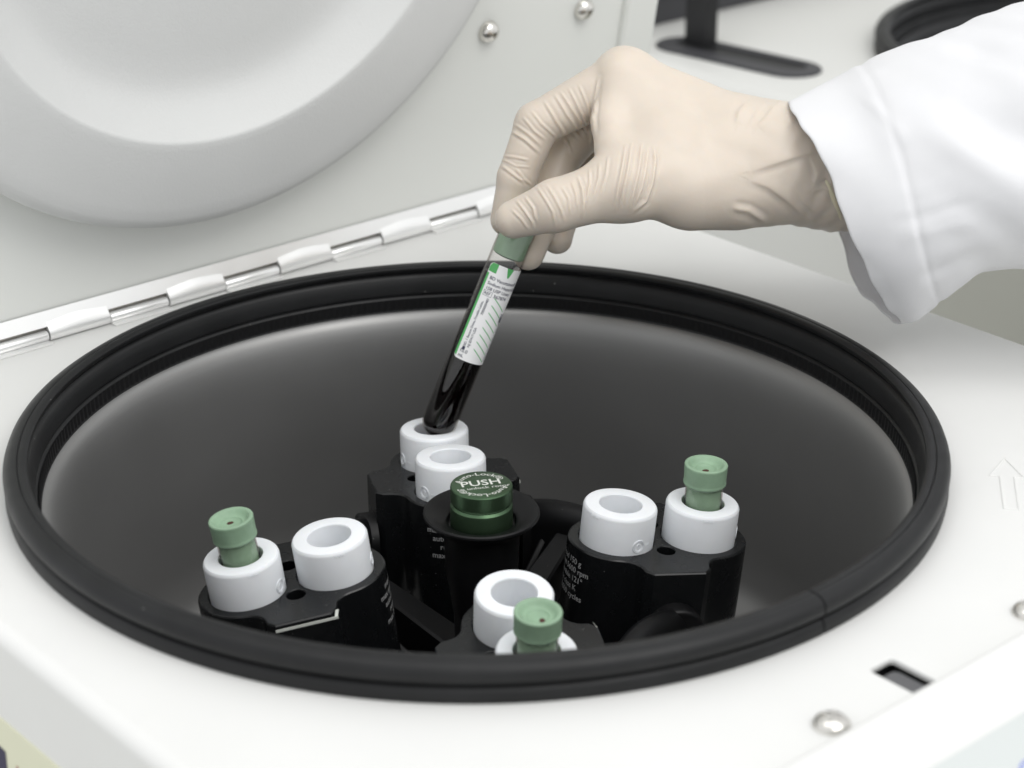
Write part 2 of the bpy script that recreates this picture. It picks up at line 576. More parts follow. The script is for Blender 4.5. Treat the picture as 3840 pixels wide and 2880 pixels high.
# ---- long hinge with alternating knuckles
leaf = MB().add([(-214, 238.3, 14.3), (300, 238.3, 14.3), (300, 237.6, 14.5), (-214, 237.6, 14.5), (-214, 234.2, 7.6), (300, 234.2, 7.6), (300, 234.9, 7.2), (-214, 234.9, 7.2)],
                [(0, 1, 2, 3), (3, 2, 5, 4), (4, 5, 6, 7), (7, 6, 1, 0), (0, 3, 4, 7), (1, 6, 5, 2)])
hinge = leaf.build('hinge', 'chrome', cf, smooth=None)
MB().box(-214, 300, 236.6, 238.1, 2.0, 7.0).build('hinge_gap_shade', 'hingegap', hinge, smooth=None)  # strip behind the slots, its darker colour stands in for their shade
HB = 25.5
HP = 34.35
for k in range(-7, 8):
    u0, u1 = HB + HP * (k - 1) + 0.3, HB + HP * k - 0.3
    mb = MB()
    lidside = (k % 2 == 0)
    if u1 > 300:
        break
    # barrel
    mb.tube([(u0, 234.6, 2.9), (u0 + 0.5, 234.6, 2.9), (u1 - 0.5, 234.6, 2.9), (u1, 234.6, 2.9)], [2.4, 2.75, 2.75, 2.4], 20)
    if lidside:
        # sheet rolling off the lid leaf into the barrel, bulging at its middle
        n = 12
        rows = []
        for i in range(n + 1):
            x = u0 + (u1 - u0) * i / n
            b = min(1.0, 2.5 * min(i, n - i) / n)
            rows.append([(x, 235.0 + 0.6 * b, 9.4 + 1.2 * b), (x, 234.1 - b * 0.1, 8.0 + 0.5 * b), (x, 233.0 - b * 0.2, 6.4 + 0.4 * b), (x, 232.1, 5.0), (x, 231.7, 3.4), (x, 231.75, 2.2), (x, 232.6, 0.9)])
        vs = [q for r_ in rows for q in r_]
        kk = len(rows[0])
        fs = [(i * kk + j, (i + 1) * kk + j, (i + 1) * kk + j + 1, i * kk + j + 1) for i in range(n) for j in range(kk - 1)]
        mb.add(vs, fs)
        for r_ in (rows[0], rows[-1]):
            mb.add(r_ + [(r_[0][0], 236.0, 0.9)], [tuple(range(kk + 1))])
    else:
        mb.box(u0, u1, 228.5, 234.6, 0.15, 0.9)
    mb.build('knuckle', 'chrome', hinge, smooth=40)

# ------------------------------------------------------------------ rotor
RA = R(13.4)
HUB = (1.2, 0, 0)
rotor = empty('rotor', (HUB[0], HUB[1], -146), (0, 0, RA))
tag(rotor, 'black four-armed centrifuge rotor with dark green push button at its centre', 'rotor')
ZR = 146  # rotor-local height of world z = 0


def rz(pr):
    return [(r, z + ZR) for r, z in pr]


MB().lathe(rz([(0.01, -35.0), (14.6, -35.0), (15.2, -34.4), (15.4, -32.8), (16.0, -32.2), (17.0, -31.9), (21.0, -30.0), (23.8, -28.7), (25.0, -28.4), (25.7, -28.9), (25.8, -29.8), (25.0, -31.0), (22.5, -33.2),
               (18.6, -36.0), (17.0, -38.5), (16.6, -48), (16.2, -58), (14.6, -68), (12.8, -80), (12.2, -100), (16, -125), (24, -145), (0.01, -145.5)]), 72).build('hub', 'rotor', rotor)
btn = MB().lathe(rz([(0.01, -15.7), (13.0, -15.7), (13.45, -15.85), (13.7, -16.25), (13.75, -16.8), (13.75, -22.6), (13.4, -23.0), (12.4, -23.1), (12.2, -23.6), (12.4, -24.1), (12.9, -24.2),
                     (13.75, -25.3), (13.85, -25.9), (13.85, -34.9)]), 72)
btn_o = btn.build('push_button', 'green', rotor, smooth=25)
lt = MB()
ZT = ZR - 15.7 + 0.06


def flat_text(body, size, x, y, sx=1.0, align='CENTER', spacing=1.0):
    v, f = text(body, size, align, spacing, 0.012 if size > 5 else 0.0)
    lt.add([(x + q[0] * sx, y + q[1], ZT) for q in v], f)


def arc_text(body, size, rad, mid, sx=1.0):
    v, f = text(body, size, 'CENTER', 1.0, 0.002)
    out = []
    for q in v:
        a = mid - q[0] * sx / rad
        r_ = rad + q[1]
        out.append((r_ * math.cos(a), r_ * math.sin(a), ZT))
    lt.add(out, f)


flat_text('PUSH', 7.2, 0.0, -0.6, 1.06)
flat_text('to unlock rotor', 3.1, 0.3, -3.9, 1.2)
arc_text('Auto-Lock\u00ae', 3.9, 9.1, R(90), 1.15)
arc_text('Auto-Lock\u00ae', 3.9, 9.1, R(270), 1.15)
lt.build('lettering', 'whiteprint', btn_o, smooth=None, merge=0, recalc=False)

# four arms between the buckets: a spoke with ribs, a head bar and two lugs with trunnion pins
def oriented_box(m, a, b, w, z0, z1, w2=None, z0b=None, z1b=None, bev=1.2):
    """bar from a to b (x, y), width w, between heights z0, z1, top edges bevelled"""
    a, b = Vector(a), Vector(b)
    t = (b - a).normalized()
    n = Vector((-t.y, t.x))
    w2 = w if w2 is None else w2
    z0b = z0 if z0b is None else z0b
    z1b = z1 if z1b is None else z1b
    vs = []
    for p_, ww, za, zb in ((a, w, z0, z1), (b, w2, z0b, z1b)):
        for o_, z_ in ((-ww / 2, za), (-ww / 2, zb - bev), (-ww / 2 + bev, zb), (ww / 2 - bev, zb), (ww / 2, zb - bev), (ww / 2, za)):
            q = p_ + n * o_
            vs.append((q.x, q.y, z_))
    k = 6
    fs = [(i, (i + 1) % k, k + (i + 1) % k, k + i) for i in range(k)] + [tuple(range(k)), tuple(range(2 * k - 1, k - 1, -1))]
    m.add(vs, fs)


BR = 78.5
for k in range(4):
    g = k * math.pi / 2
    c, s = math.cos(g), math.sin(g)
    def rot(x, y):
        return (x * c - y * s, x * s + y * c)
    A = rot(BR, 39.0)   # lug beside bucket k
    B = rot(39.0, BR)   # lug beside bucket k + 1
    mid = rot(61, 61)
    m = MB()
    oriented_box(m, rot(9, 9), rot(60, 60), 16, ZR - 128, ZR - 98, 10, ZR - 96, ZR - 70)
    for s_ in (-1, 1):
        p0 = rot(12 - 7 * s_, 12 + 7 * s_)
        p1 = rot(52 - 9 * s_, 52 + 9 * s_)
        oriented_box(m, p0, p1, 2.6, ZR - 132, ZR - 116, 3.2, ZR - 100, ZR - 80, bev=1.2)
    prof_l = [(10.5, -100.0)] + [(10.5 * math.cos(math.pi * i / 12), -79 + 10.5 * math.sin(math.pi * i / 12)) for i in range(13)] + [(-10.5, -100.0)]
    NS = 12
    vs = []
    for i in range(NS + 1):
        t = i / NS
        lift = 7.5 * math.sin(math.pi * t) ** 0.8
        for (x, z) in prof_l:
            pa = rot(BR + x, 36.5)
            pb = rot(36.5, BR + x)
            vs.append((pa[0] * (1 - t) + pb[0] * t, pa[1] * (1 - t) + pb[1] * t, ZR + z + lift))
    kp = len(prof_l)
    m.add(vs, [(i * kp + j, i * kp + j + 1, (i + 1) * kp + j + 1, (i + 1) * kp + j) for i in range(NS) for j in range(kp - 1)])
    arm = m.build('arm', 'rotor', rotor)
    for (L, ang) in ((A, g), (B, g + math.pi / 2)):
        lg = MB()
        pts = []
        for i in range(13):
            t = math.pi * i / 12
            pts.append((11.5 * math.cos(t), -79 + 11.5 * math.sin(t)))
        pts = [(11.5, -104)] + pts + [(-11.5, -104)]
        lg.solid(pts, [], 4.2, rnd(1.6, 4.2, 4) + [(1.6, -4.2)], bottom=True)
        lg.solid(circle(0, -79, 5.0, 20), [], 5.2, rnd(0.8, 5.2, 3) + [(0.8, 3.8)])
        # local (radial, height, tangential) -> rotor space; the outer face turns away from the bucket
        sg = 1 if L is A else -1
        ca, sa = math.cos(ang), math.sin(ang)
        lg.xf(lambda x, y, z, L=L, ca=ca, sa=sa, sg=sg: (L[0] + x * ca - sg * z * sa, L[1] + x * sa + sg * z * ca, ZR + y))
        lg.build('lug', 'rotor', arm)
        pn = MB().tube([(0, 0, -1.0), (0, 0, -8)], 4.5, 16)
        pn.xf(lambda x, y, z, L=L, ca=ca, sa=sa, sg=sg: (L[0] + x * ca - sg * z * sa, L[1] + x * sa + sg * z * ca, ZR - 79 + y))
        pn.build('trunnion_pin', 'pin', arm)

# ------------------------------------------------------------------ buckets
# local: x outwards from the hub, y round the rotor, z = 0 on the top plate
def bucket_outline():
    q = [(11.5, 34.0), (14.2, 31.2), (14.6, 28.6), (15.4, 26.2), (17.0, 23.8), (19.2, 22.0)]
    lob = [(19.5 + 21 * math.cos(R(a)), 21 * math.sin(R(a))) for a in range(82, -1, -6)]
    first = q + lob
    if abs(first[-1][1]) > 1e-6:
        first.append((40.5, 0.0))
    up = first
    out = []
    # counter-clockwise: start right lobe middle, up to top tab, left, bottom
    quad1 = list(reversed(up))
    quad2 = [(-x, y) for x, y in up]
    quad3 = [(-x, -y) for x, y in quad1]
    quad4 = [(x, -y) for x, y in up]
    for qd in (quad1, quad2, quad3, quad4):
        for p_ in qd:
            if not out or (abs(out[-1][0] - p_[0]) + abs(out[-1][1] - p_[1])) > 1e-4:
                out.append(p_)
    if abs(out[0][0] - out[-1][0]) + abs(out[0][1] - out[-1][1]) < 1e-4:
        out.pop()
    return out


bo = bucket_outline()
bm_ = MB().solid(bo, [circle(19.5, 0, 17.7, 48), circle(-19.5, 0, 17.7, 48), circle(0, 13.2, 4.6, 24), circle(0, -13.2, 4.6, 24)], 0.0,
                 [(0.5, -0.2), (0.95, -0.75), (1.05, -1.6), (1.05, -74), (-2, -78)], [(0.25, -0.15), (0.45, -0.5), (0.5, -70)], bottom=True)
bucket_mesh = bm_.mesh('body', 'bucket', 28)
# trunnion recess plates on both tab ends
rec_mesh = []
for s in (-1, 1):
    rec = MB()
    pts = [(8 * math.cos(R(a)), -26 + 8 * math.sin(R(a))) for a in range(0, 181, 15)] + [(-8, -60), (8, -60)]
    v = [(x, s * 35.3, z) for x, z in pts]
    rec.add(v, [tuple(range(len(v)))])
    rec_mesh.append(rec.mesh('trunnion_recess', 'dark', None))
# printed lines on the face turned to the hub
pt = MB()
for i, ln in enumerate(('max load 150 g', 'max speed 5600 rpm', 'autoclavable 121\u00b0', 'rotor class K', 'max 20,000 cycles')):
    v, f = text(ln, 3.9, 'CENTER', 1.0, 0.012)
    z0 = -8.4 - i * 4.25
    rr = 22.12
    pt.add([(-19.5 - rr * math.cos(q[0] / rr), -rr * math.sin(q[0] / rr), z0 + q[1]) for q in v], f)
pt_mesh = pt.mesh('lettering', 'greyprint', None, 0, False)
# white index line on one tab edge
wl = MB()
wl.box(-14.6, 12.2, 35.0, 35.35, -3.4, -2.2)
wl.add([(-13.2, 35.2, -2.3), (-14.6, 35.2, -2.3), (-15.6, 33.4, 0.04), (-14.2, 33.6, 0.04)], [(0, 1, 2, 3)])
wl.add([(-13.2, 35.37, -3.4), (-14.8, 35.3, -3.4), (-14.8, 35.3, -2.2), (-13.2, 35.37, -2.2)], [(0, 1, 2, 3)])
wl_mesh = wl.mesh('index_line', 'whiteprint', None)

# ------------------------------------------------------------------ adapters: white sleeves, z = 0 on the top face
AP = [(9.65, -62), (9.65, -0.5), (9.95, 0.0), (15.3, 0.0), (15.9, -0.2), (16.5, -0.9), (16.75, -1.7), (16.75, -17), (16.4, -66), (0.01, -66), (0.01, -62)]
ad_mesh = MB().lathe(AP + [AP[0]], 72).mesh('sleeve', 'adapter', 24)
# moulded date wheel on the side wall and the gate scar on the rim
dw = MB()
def on_side(a, z, h):
    return ((16.75 + h) * math.cos(a), (16.75 + h) * math.sin(a), z)
for rr, hh in ((2.9, 0.22), (2.3, 0.10)):
    pts = [on_side(rr * math.cos(t) / 16.75, -13.6 + rr * math.sin(t), hh * 0.4) for t in [2 * math.pi * i / 28 for i in range(29)]]
    dw.tube(pts, 0.24, 6, caps=False)
dw.tube([on_side(0.0, -15.0, 0), on_side(0.0, -12.4, 0)], 0.26, 6)
dw.tube([on_side(0.06, -13.2, 0), on_side(0.0, -12.2, 0), on_side(-0.06, -13.2, 0)], 0.22, 6)
for i in range(3):
    dw.tube([on_side(0.25 + i * 0.06, -14.4, 0), on_side(0.27 + i * 0.06, -13.4, 0)], 0.2, 6)
dw_mesh = dw.mesh('moulded_mark', 'adapter', 60)
gs = MB()
random.seed(3)
for i in range(7):
    a = -0.12 + 0.04 * i
    gs.tube([(16.3 * math.cos(a), 16.3 * math.sin(a), -1.0 - 0.3 * random.random()), (16.75 * math.cos(a + 0.03), 16.75 * math.sin(a + 0.03), -1.9 - 0.7 * random.random())],
            [0.35, 0.25], 6)
gs_mesh = gs.mesh('gate_scar', 'adapter', 60)

# ------------------------------------------------------------------ blood tubes: z = 0 at the bottom of the glass
TR = 8.5
TL = 112.0
gl = [(0.01, 0.0)] + [(TR * math.sin(R(a)), TR - TR * math.cos(R(a))) for a in range(15, 91, 15)] + [(TR, TL - 0.6), (TR - 0.3, TL), (TR - 0.7, TL)]
ri = TR - 0.5
gl += [(ri, TL - 0.4)] + [(ri * math.sin(R(a)), TR - ri * math.cos(R(a))) for a in range(90, 14, -15)] + [(0.01, TR - ri)]
glass_mesh = MB().lathe(gl, 56).mesh('glass', 'glass', 40)
rb_ = ri - 0.06
bl = [(0.01, TR - rb_)] + [(rb_ * math.sin(R(a)), TR - rb_ * math.cos(R(a))) for a in range(15, 91, 15)] + [(rb_, 87.0), (rb_ - 0.5, 86.6), (0.01, 86.5)]
blood_mesh = MB().lathe(bl, 48).mesh('blood', 'blood', 40)
sp = [(0.01, TL - 16), (5.0, TL - 16), (6.6, TL - 15.6), (ri - 0.12, TL - 14.8), (ri - 0.12, TL - 3), (ri - 0.05, TL + 0.25), (8.6, TL + 0.3), (9.3, TL + 0.5), (9.65, TL + 1.0), (9.7, TL + 1.6), (9.55, TL + 2.0), (9.55, TL + 2.6), (9.75, TL + 9.2), (9.8, TL + 9.9),
      (9.6, TL + 10.3), (9.1, TL + 10.5), (8.4, TL + 10.45), (7.7, TL + 10.0), (6.9, TL + 8.9), (6.2, TL + 8.2), (5.3, TL + 7.9), (4.7, TL + 7.9), (4.2, TL + 7.3), (3.2, TL + 7.15), (0.01, TL + 7.1)]
stop_mesh = MB().lathe(sp, 56).mesh('stopper', 'stopper', 50)
pu = MB()
random.seed(5)
n = 11
pu.add([(0, 0, TL + 7.22)] + [((1.0 + 0.4 * random.random()) * math.cos(2 * math.pi * i / n) * 1.2, (1.0 + 0.4 * random.random()) * math.sin(2 * math.pi * i / n), TL + 7.22) for i in range(n)],
       [(0, 1 + i, 1 + (i + 1) % n) for i in range(n)])
punct_mesh = pu.mesh('puncture', 'puncture', None)


def cyl(s, z, h=0.0):
    """label space (arc length s in mm from the facing line, height z) -> tube surface"""
    r_ = TR + 0.10 + h
    a = s / TR
    return (r_ * math.sin(a), -r_ * math.cos(a), z)


LZ0, LZ1 = 43.0, 92.5
LS0, LS1 = -7.2, 21.0


def label_parts(parent):
    m = MB()
    nx, nz = 44, 4
    zs = [LZ0 + (LZ1 - LZ0) * j / nz for j in range(nz + 1)]
    # rounded corners: rows shortened near the ends
    rows = [(LZ0, 1.6), (LZ0 + 0.5, 0.7), (LZ0 + 1.6, 0.0), ((LZ0 + LZ1) / 2, 0.0), (LZ1 - 1.6, 0.0), (LZ1 - 0.5, 0.7), (LZ1, 1.6)]
    vs = []
    for z, ins in rows:
        for i in range(nx + 1):
            vs.append(cyl(LS0 + ins + (LS1 - LS0 - 2 * ins) * i / nx, z))
    fs = [(j * (nx + 1) + i, j * (nx + 1) + i + 1, (j + 1) * (nx + 1) + i + 1, (j + 1) * (nx + 1) + i) for j in range(len(rows) - 1) for i in range(nx)]
    m.add(vs, fs)
    lab = m.build('label', 'paper', parent, smooth=60, recalc=False)
    g = MB()

    def patch(poly, h=0.03):
        """convex polygon in label space, cut into narrow columns that follow the curve"""
        s0, s1 = min(q[0] for q in poly), max(q[0] for q in poly)
        nn = max(2, int((s1 - s0) / 0.35))
        col = []
        for i in range(nn + 1):
            s_ = s0 + 1e-5 + (s1 - s0 - 2e-5) * i / nn
            zz = []
            for a, b in zip(poly, poly[1:] + poly[:1]):
                if (a[0] - s_) * (b[0] - s_) <= 0 and abs(a[0] - b[0]) > 1e-9:
                    zz.append(a[1] + (b[1] - a[1]) * (s_ - a[0]) / (b[0] - a[0]))
            col += [cyl(s_, min(zz), h), cyl(s_, max(zz), h)]
        g.add(col, [(2 * i, 2 * i + 2, 2 * i + 3, 2 * i + 1) for i in range(nn)])
    # stripe down the left edge, caps along the top, slanted write-on lines
    patch([(LS0, LZ0 + 1.7), (LS0 + 1.3, LZ0 + 0.9), (LS0 + 1.3, LZ1 - 5.4), (LS0, LZ1 - 5.4)])
    patch([(LS0 + 1.2, LZ1 - 0.2), (LS0 + 4.6, LZ1), (LS0 + 4.6, LZ1 - 4.6), (LS0 + 0.2, LZ1 - 4.6), (LS0 + 0.2, LZ1 - 2.0)])
    patch([(1.7, LZ1), (5.2, LZ1), (3.9, LZ1 - 4.8), (3.2, LZ1 - 4.8)])
    for i in range(8):
        z0 = LZ1 - 15.8 - i * 3.8
        patch([(1.3, z0 + 0.25), (1.3, z0 - 0.25), (8.9, z0 - 5.7), (8.9, z0 - 5.2)])
    g.build('green_print', 'greenink', lab, smooth=None, merge=0, recalc=False)
    t_ = MB()

    def put(body, size, s, z, align='LEFT', vert=False, sx=1.0):
        v, f = text(body, size, align, 1.0, 0.014)
        if vert:
            t_.add([cyl(s - q[1], z + q[0] * sx, 0.075) for q in v], f)
        else:
            t_.add([cyl(s + q[0] * sx, z + q[1], 0.075) for q in v], f)
    put('BD Vacutainer\u00ae', 2.35, -4.7, LZ1 - 8.0, sx=0.98)
    put('Sodium Heparin\u1d3a', 2.2, -4.7, LZ1 - 10.6)
    put('158 USP Units', 2.2, -4.7, LZ1 - 13.1)
    put('REF', 2.0, -4.5, LZ1 - 15.6)
    put('367874', 2.35, 0.3, LZ1 - 15.8)
    for (a, b, c_, d) in ((-5.0, -0.5, -13.6, -13.75), (-5.0, -0.5, -16.1, -16.25), (-5.0, -4.85, -16.25, -13.6), (-0.65, -0.5, -16.25, -13.6)):
        fine = [(a + (b - a) * i / 5, LZ1 + min(c_, d)) for i in range(6)] + [(b - (b - a) * i / 5, LZ1 + max(c_, d)) for i in range(6)]
        t_.add([cyl(x, z, 0.075) for x, z in fine], [tuple(range(12))])
    put('BD, 1 Becton Drive, Franklin Lakes,', 1.75, -3.0, LZ0 + 6.8, vert=True, sx=0.93)
    put('NJ 07417 USA', 1.75, -1.0, LZ0 + 6.8, vert=True)
    put('7000000483', 1.7, -0.9, LZ0 + 24.0, vert=True)
    put('10.0', 2.4, -5.0, LZ0 + 3.6)
    put('mL', 2.2, -4.9, LZ0 + 1.2)
    # dark block beside the address, code block and notes near the right edge
    for (a, b, c_, d) in ((-4.2, -2.8, LZ0 + 4.9, LZ0 + 6.6),):
        t_.add([cyl(a, c_, 0.075), cyl(b, c_, 0.075), cyl(b, d, 0.075), cyl(a, d, 0.075)], [(0, 1, 2, 3)])
    for i in range(5):
        put('0483910', 1.3, 9.4 + i * 0.9, LZ1 - 27, vert=True)
    put('STERILE  Do not reuse  In vitro diagnostic', 1.5, 10.6, LZ0 + 2, vert=True, sx=0.9)
    t_.build('lettering', 'ink', lab, smooth=None, merge=0, recalc=False)
    return lab


TILT = {'left': 7.5, 'right': 5.5, 'back': 4.5, 'front': 7.5}
SHIFT = {'left': (4.0, 3.0), 'right': (1.5, 3.0), 'back': (6.0, 2.5), 'front': (-1.5, -0.5)}
SPEC = [('right', 0), ('back', 1), ('left', 2), ('front', 3)]
BL = {'right': 'black two-well rotor bucket on the right, text printed on its hub side',
      'back': 'black rotor bucket behind the green push button, under the held tube',
      'left': 'black rotor bucket on the left with a white index line on its front tab',
      'front': 'black rotor bucket nearest the camera, mostly hidden by the rubber ring'}
AL = {('right', 'o'): 'white adapter round the green-stoppered tube farthest right',
      ('right', 'i'): 'empty white adapter of the right bucket, round moulded mark on its side',
      ('left', 'o'): 'white adapter round the green-stoppered tube farthest left',
      ('left', 'i'): 'empty white adapter of the left bucket, beside the leftmost green stopper',
      ('back', 'o'): 'white adapter that the hand lowers the tube into',
      ('back', 'i'): 'empty white adapter directly behind the green push button',
      ('front', 'o'): 'white adapter nearest the camera, half hidden under the front green stopper',
      ('front', 'i'): 'empty white adapter right behind the nearest green stopper'}
TLB = {'right': 'blood tube with sage green stopper standing in the rightmost adapter',
       'left': 'blood tube with sage green stopper standing in the leftmost adapter',
       'front': 'blood tube with sage green stopper nearest the camera, above the rubber ring'}
ARL = {('right', 'o'): -15, ('right', 'i'): -72, ('left', 'o'): -215, ('left', 'i'): 165, ('back', 'o'): 100, ('back', 'i'): 120, ('front', 'o'): 120, ('front', 'i'): 40}
GSR = {('right', 'o'): -100, ('right', 'i'): -150, ('left', 'o'): 100, ('left', 'i'): 95, ('back', 'o'): -160, ('back', 'i'): 60, ('front', 'o'): 0, ('front', 'i'): 90}


def child(name, me, parent, rot=0.0):
    o = link(name, me, parent)
    o.rotation_euler = (0, 0, rot)
    return o


HOLD = None
for nm, k in SPEC:
    ang = RA + k * math.pi / 2
    tilt = R(TILT[nm])
    # frame on the bucket's top plate; leaning outwards about the trunnions
    base = Matrix.Translation((HUB[0] + BR * math.cos(ang), HUB[1] + BR * math.sin(ang), -79)) @ Matrix.Rotation(ang, 4, 'Z') @ Matrix.Rotation(tilt, 4, 'Y')
    top = base @ Matrix.Translation((-1.0 + SHIFT[nm][0], 0, 24.5 + SHIFT[nm][1]))
    q = top.to_quaternion()
    loc = top.translation
    b = empty('rotor_bucket', loc, q)
    tag(b, BL[nm], 'bucket', 'swing-out buckets hanging in the rotor')
    link('body', bucket_mesh, b)
    for rm_ in rec_mesh:
        link('trunnion_recess', rm_, b)
    link('lettering', pt_mesh, b)
    w = link('index_line', wl_mesh, b)
    if nm in ('back', 'right'):
        w.rotation_euler = (0, 0, math.pi)
        if nm == 'right':
            w.rotation_euler = (0, 0, 0)
    for wh, x in (('i', -19.5), ('o', 19.5)):
        p = top @ Vector((x, 0, 17.3))
        ad = empty('tube_adapter', p, q)
        tag(ad, AL[(nm, wh)], 'adapter', 'white tube adapters in the buckets')
        link('sleeve', ad_mesh, ad)
        child('moulded_mark', dw_mesh, ad, R(ARL[(nm, wh)]))
        child('gate_scar', gs_mesh, ad, R(GSR[(nm, wh)]))
        if wh == 'o':
            if nm == 'back':
                HOLD = p
                continue
            # tube stands a little askew in its well
            tq = q @ Quaternion((0, 1, 0), R({'left': 1.6, 'right': -3.0, 'front': -2.0}[nm]))
            axis = tq @ Vector((0, 0, 1))
            off = {'left': Vector((-0.3, 0, 0)), 'right': Vector((0, 0.3, 0)), 'front': Vector((0, 0, 0))}[nm]
            pos = p + off + axis * (8.6 - TL)
            t = empty('blood_tube', pos, tq)
            tag(t, TLB[nm], 'tube', 'green-stoppered blood tubes')
            link('glass', glass_mesh, t)
            link('blood', blood_mesh, t)
            st = link('stopper', stop_mesh, t)
            pm = link('puncture', punct_mesh, st)
            pm.location = {'left': (0.0006, -0.0016, 0), 'right': (-0.0002, -0.0006, 0), 'front': (0.0022, 0.0012, 0)}[nm]

# ------------------------------------------------------------------ the tube held by the hand
TB = Vector((-23.0, 100.6, -38.5))
TT = Vector((16.6, 117.9, 57.5))
ax_ = (TT - TB).normalized()
# turn the printed face towards the near side
qa = Vector((0, 0, 1)).rotation_difference(ax_)
face = qa @ Vector((0, -1, 0))
want = Vector((0.10, -0.91, 0.40))
want = (want - ax_ * want.dot(ax_)).normalized()
angq = math.atan2(face.cross(want).dot(ax_), face.dot(want))
qh = Quaternion(ax_, angq) @ qa
held = empty('blood_tube', TB - ax_ * 2.0, qh)
tag(held, 'labelled blood tube held in the gloved hand above the back adapter', 'tube', 'green-stoppered blood tubes')
link('glass', glass_mesh, held)
link('blood', blood_mesh, held)
sh = [(r_, z_ if z_ < TL + 1.5 else TL + 1.5 + (z_ - TL - 1.5) * 0.45) for r_, z_ in sp]
link('stopper', MB().lathe([(min(r_, 9.2), z_) for r_, z_ in sh], 56).mesh('stopper', 'stopper', 50), held)
label_parts(held)

# ------------------------------------------------------------------ the person: gloved right hand and coat sleeve
# hand joints in millimetres about the grip point: right, up along the arm's view side, depth away; last value radius
J = {
    'T0': (105.0, 21.9, -4.0, 19),
    'T1': (52.0, 20.2, -22.0, 14.2),
    'T2': (19.2, 10.1, -25.0, 12.0),
    'T3': (-0.0, 4.2, -19.5, 9.0),
    'I0': (117.4, 44.3, 8.0, 16),
    'I1': (52.4, 73.8, 5.0, 12.6),
    'I2': (11.1, 51.6, 7.0, 10.6),
    'I3': (1.4, 26.4, 9.0, 9.3),
    'I4': (-3.1, 6.7, 13.0, 8.2),
    'M0': (119.3, 44.4, 24.0, 16),
    'M1': (52.0, 72.3, 27.0, 12.4),
    'M2': (23.4, 40.2, 30.0, 10.4),
    'M3': (13.9, 10.0, 20.0, 9.0),
    'M4': (6.9, -10.2, 12.0, 7.6),
    'R0': (120.9, 43.3, 38.0, 15),
    'R1': (55.8, 68.3, 47.0, 12),
    'R2': (29.7, 39.6, 52.0, 9.8),
    'R3': (24.2, 13.7, 38.0, 8.6),
    'R4': (21.0, -1.7, 26.0, 7.4),
    'L0': (123.0, 38.9, 46.0, 14),
    'L1': (61.3, 61.6, 63.0, 10.5),
    'L2': (39.8, 39.3, 64.0, 8.4),
    'L3': (35.7, 22.3, 52.0, 7.6),
    'L4': (29.3, 11.6, 40.0, 7),
    'W0': (47.8, 70.2, -3.0, 6.5),
    'W1': (45.3, 51.5, -9.0, 7.6),
    'W2': (47.2, 38.2, -15.0, 9.5),
    'P0': (72.0, 36.6, -6.0, 17),
    'P1': (107.9, 36.4, 2.0, 22),
    'Q0': (82.6, 17.0, -10.0, 15),
    'Q1': (114.0, 23.4, -2.0, 18.5),
    'V0': (127.8, 32.9, 3.0, 24),
    'V1': (130.5, 35.4, 24.0, 24),
    'E0': (149.2, 26.4, 6.0, 22.5),
    'E1': (152.2, 27.9, 26.0, 22.5),
    'E2': (187.8, 19.7, 6.0, 22),
    'E3': (192.0, 21.3, 28.0, 22),
}
